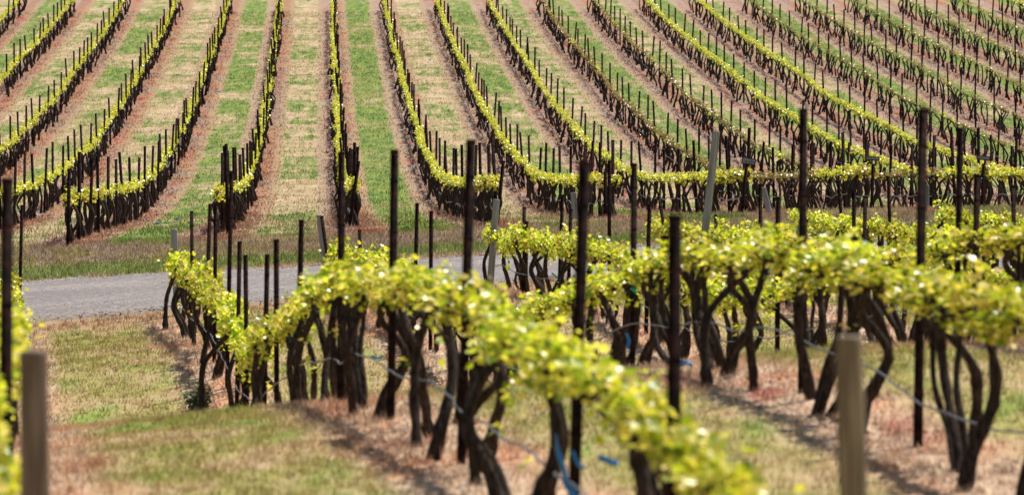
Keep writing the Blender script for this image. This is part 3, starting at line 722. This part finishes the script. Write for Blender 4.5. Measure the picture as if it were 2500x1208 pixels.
# ------------------------------------------------------------------ hoses and wires
def line(name, fx, y0, y1, step, hgt, sag, rad, material, label, cat, group, r, seg=6):
    Y = np.arange(y0, y1, step); X = fx(Y) + r.normal(0, .008, len(Y)) - .05
    kn = np.arange(y0, y1 + 3, 1.3); ws = np.interp(Y, kn, r.random(len(kn))); ws = np.convolve(np.pad(ws, 1, mode='edge'), [.25, .5, .25], 'valid')
    Z = gz(X, Y) + hgt - sag * ws
    B = Buf(); add_tube(B, np.stack([X, Y, Z], -1), rad, seg); V, Fc, U = B.arrays()
    o = obj(name, mesh_np(name, V, Fc, material, True)); tag(o, label, cat, group)
r = np.random.default_rng(9)
for j in range(0, 6):
    y0 = max(N_START[j], {0: 18, 1: 18, 2: 25, 3: 37, 4: 49, 5: 62}[j])
    line('drip_hose', lambda Y, j=j: near_x(j, Y), y0, N_END[j], .3, .50, .14, .0075, m_hose, 'sagging grey drip hose along the %s' % NROW[j], 'irrigation hose', 'drip hoses', r)
    line('trellis_wire', lambda Y, j=j: near_x(j, Y) + .09, y0, N_END[j], .8, 1.04, .01, .0028, m_wire, 'thin wire under the leaves of the %s' % NROW[j], 'wire', 'trellis wires', r, 4)
for k in range(-5, 14):
    Ys = np.arange(f_start(k), 300, 1.0); vis = [y for y in Ys if inview(float(far_x(k, y)), float(y), 10)]
    if not vis: continue
    line('drip_hose', lambda Y, k=k: far_x(k, Y) - .03, min(vis), max(vis), .4, .50, .16, .016, m_hose, 'grey drip hose looping along the %s' % frow(k), 'irrigation hose', 'drip hoses', r, 4)

# ------------------------------------------------------------------ row signs
def sign(px, py, Y, w_, h_, text, tilt, label, small=None):
    X = (px - 1250) / F * Y; b_ = (604 - py) / F; Z = Y * py_to_slope(py)
    e = bpy.data.objects.new('row_sign', None); COL.objects.link(e); e.location = (X, Y, Z); e.rotation_euler = (0, tilt, 0)
    B = Buf(); t_ = .012; c_ = .012
    p = [(-w_ / 2 + c_, -h_ / 2), (w_ / 2 - c_, -h_ / 2), (w_ / 2, -h_ / 2 + c_), (w_ / 2, h_ / 2 - c_), (w_ / 2 - c_, h_ / 2), (-w_ / 2 + c_, h_ / 2), (-w_ / 2, h_ / 2 - c_), (-w_ / 2, -h_ / 2 + c_)]
    V = [(x, -t_, z_) for x, z_ in p] + [(x, 0, z_) for x, z_ in p]
    Fb = [list(range(8)), list(range(15, 7, -1))] + [[i, i + 8, (i + 1) % 8 + 8, (i + 1) % 8] for i in range(8)]
    obj('board', mesh_np('board', V, Fb, m_sign), e)
    rows_ = [(text, h_ * (.55 if not small else .42), 0 if not small else h_ * .18)] + ([(small, h_ * .26, -h_ * .22)] if small else [])
    for tx, sz, dz in rows_:
        cu = bpy.data.curves.new('lettering', 'FONT'); cu.body = tx; cu.size = sz * 1.35; cu.align_x = 'CENTER'; cu.align_y = 'CENTER'; cu.extrude = .001
        to = bpy.data.objects.new('tmp', cu); COL.objects.link(to); dg = bpy.context.evaluated_depsgraph_get()
        me = bpy.data.meshes.new_from_object(to.evaluated_get(dg)); bpy.data.objects.remove(to)
        me.materials.clear(); me.materials.append(m_text)
        l = obj('lettering', me, e); wx = max(v.co.x for v in me.vertices) - min(v.co.x for v in me.vertices)
        l.rotation_euler = (math.pi / 2, 0, 0); s_ = w_ * .84 / wx; l.scale = (s_, 1, 1); l.location = (0, -t_ - .002, dz)
    tag(e, label, 'sign', 'small black row signs')
sign(1828, 394, 119.5, .36, .17, 'GRENACHE', .18, 'small black sign with two faint lines on the leftmost signed end stake', 'BLOCK')
sign(2130, 387, 121.5, .37, .11, 'COUNOISE', .05, 'narrow black name board on the middle signed end stake')
sign(2401, 386, 124.5, .37, .12, 'COUNOISE', .10, 'narrow black name board slanting down to the right, rightmost sign')

# ------------------------------------------------------------------ ribbons and ties
def ribbon(name, P, wd, material, label, cat, group=None, tw=0.0):
    wd = wd * .62; P = bez(P, 14); T = np.gradient(P, axis=0); T /= np.linalg.norm(T, axis=1)[:, None]
    ang = np.linspace(0, tw, len(P)); ref = np.stack([np.sin(ang) * .6, -np.cos(ang) * .2, np.cos(ang)], -1)
    S_ = np.cross(T, np.cross(ref, T)); S_ /= np.linalg.norm(S_, axis=1)[:, None] + 1e-9
    Nn = np.cross(T, S_); a = P + S_ * wd / 2; b_ = P - S_ * wd / 2; th = .0012
    V = np.concatenate([a + Nn * th, b_ + Nn * th, b_ - Nn * th, a - Nn * th]); m = len(P); j = np.arange(m - 1)
    quads = np.concatenate([np.stack([q * m + j, q * m + j + 1, ((q + 1) % 4) * m + j + 1, ((q + 1) % 4) * m + j], -1) for q in range(4)])
    base = P.mean(0); o = obj(name, mesh_np(name, V - base, quads, material)); o.location = base; tag(o, label, cat, group); return o
def scrap(px, py, s_, label, near=None):
    X, Y, Z = hit(px, py, 20, 320); r = np.random.default_rng(px)
    pts = [np.array([X, Y, Z + .05]) + np.array([s_ * math.cos(a) * q, s_ * math.sin(a) * q, s_ * .45 * abs(math.sin(a * 1.7))]) for a, q in zip(np.arange(0, 9, 1.3), r.uniform(.4, 1, 7))]
    ribbon('blue_tape', pts, s_ * .5, m_blue, label, 'plastic tape', 'scraps of blue tape', 2.0)
scrap(385, 552, .10, 'left of two blue tape scraps on the grass beyond the road')
scrap(433, 541, .11, 'right of two blue tape scraps on the grass beyond the road')
scrap(66, 832, .08, 'blue tape scrap in red weeds behind the lower left wooden post')
scrap(1670, 907, .09, 'flat blue tape scrap on the ground right of the foreground stake')
scrap(1548, 870, .05, 'pale blue tape scrap at the foot of the second row')
scrap(535, 228, .10, 'tiny blue scrap beside the first far row left of the upright one')
scrap(880, 145, .10, 'tiny blue scrap in the bright green strip of the far slope')
scrap(1050, 150, .09, 'tiny teal blue scrap on dry grass high on the far slope')
def hang(px0, py0, Y, pts, wd, material, label, cat='plastic tape', name='blue_tape', tw=1.2):
    P = []
    for px, py, dy in pts:
        yy = Y + dy; P.append(((px - 1250) / F * yy, yy, yy * py_to_slope(py)))
    ribbon(name, P, wd, material, label, cat, None, tw)
hang(0, 0, 25.4, [(1358, 1060, 0), (1362, 1100, -.03), (1378, 1150, -.06), (1385, 1185, -.08), (1425, 1240, -.1)], .055, m_blue, 'long bright blue tape streaming off the thick trunk at the bottom')
hang(0, 0, 25.2, [(1398, 1100, 0), (1412, 1132, 0), (1428, 1142, .02)], .03, m_blue, 'small blue tape knot left of the dark bent trunk')
hang(0, 0, 25.0, [(1462, 1114, 0), (1485, 1124, 0), (1508, 1132, -.03)], .05, m_blue, 'pale blue tape end right of the dark bent trunk')
hang(0, 0, 46.0, [(1530, 812, 0), (1536, 832, 0), (1532, 850, 0)], .06, m_blue, 'blue tape tied to a trunk of the second row')
hang(0, 0, 38.0, [(905, 868, 0), (922, 874, 0), (938, 868, 0)], .03, m_blue, 'small blue tape between trunks of the nearest foreground row')
hang(0, 0, 135.0, [(399, 398, 0), (404, 395, 0), (407, 400, 0)], .06, m_blue, 'blue tape on a stake in the second far row left')
TIES = [(18, 728, 84, 'at the road end of the left edge row'), (2120, 685, 33.6, 'hanging under the leaves of the second row'), (1352, 845, 27, 'under the thick leaves of the nearest row, right'),
        (1780, 715, 56, 'left one under the third row'), (1812, 738, 56.5, 'right one under the third row'), (1548, 708, 46.5, 'under the second row, left of the tall stake'),
        (1354, 672, 83, 'between the arms of the third row end'), (1268, 905, 30, 'low between trunks of the nearest row')]
for q, (px, py, Y, wh) in enumerate(TIES):
    hang(0, 0, Y, [(px - 7, py - 6, 0), (px, py, -.02), (px + 8, py + 7, 0)], .05 if Y > 45 else .035, m_teal, 'teal plastic tie ' + wh, 'plastic tie', 'plastic_tie')
# leafy weed at the foot of the nearest row
def weed(px, py, label, s_=.16, q=0):
    X, Y, Z = hit(px, py, 60, 90); r = np.random.default_rng(50 + q)
    e = bpy.data.objects.new('leafy_weed', None); COL.objects.link(e); e.location = (X, Y, Z)
    B = Buf(); tips = []
    for a in range(14):
        th = r.uniform(0, 6.3); tip = np.array([math.cos(th) * s_ * r.uniform(.3, 1), math.sin(th) * s_ * r.uniform(.3, 1), s_ * r.uniform(.9, 1.9)])
        add_tube(B, [np.array([0, 0, -.02]), tip * .5 + np.array([0, 0, .02]), tip], [.005, .004, .002], 4); tips += [tip * t_ for t_ in np.linspace(.25, 1, 9)]
    V, Fc, U = B.arrays(); obj('stem', mesh_np('stem', V, Fc, m_weed), e)
    P = np.array(tips) + r.normal(0, .02, (len(tips), 3)); a = leaves(P, r.uniform(.03, .06, len(P)), r); obj('foliage', mesh_np('foliage', a[0], a[1], m_weed, False, a[2]), e)
    tag(e, label, 'weed')
weed(470, 1000, 'dark green leafy weed, left of a pair at the foot of the nearest row', .20, 1)
weed(505, 996, 'dark green leafy weed, right of a pair at the foot of the nearest row', .22, 2)
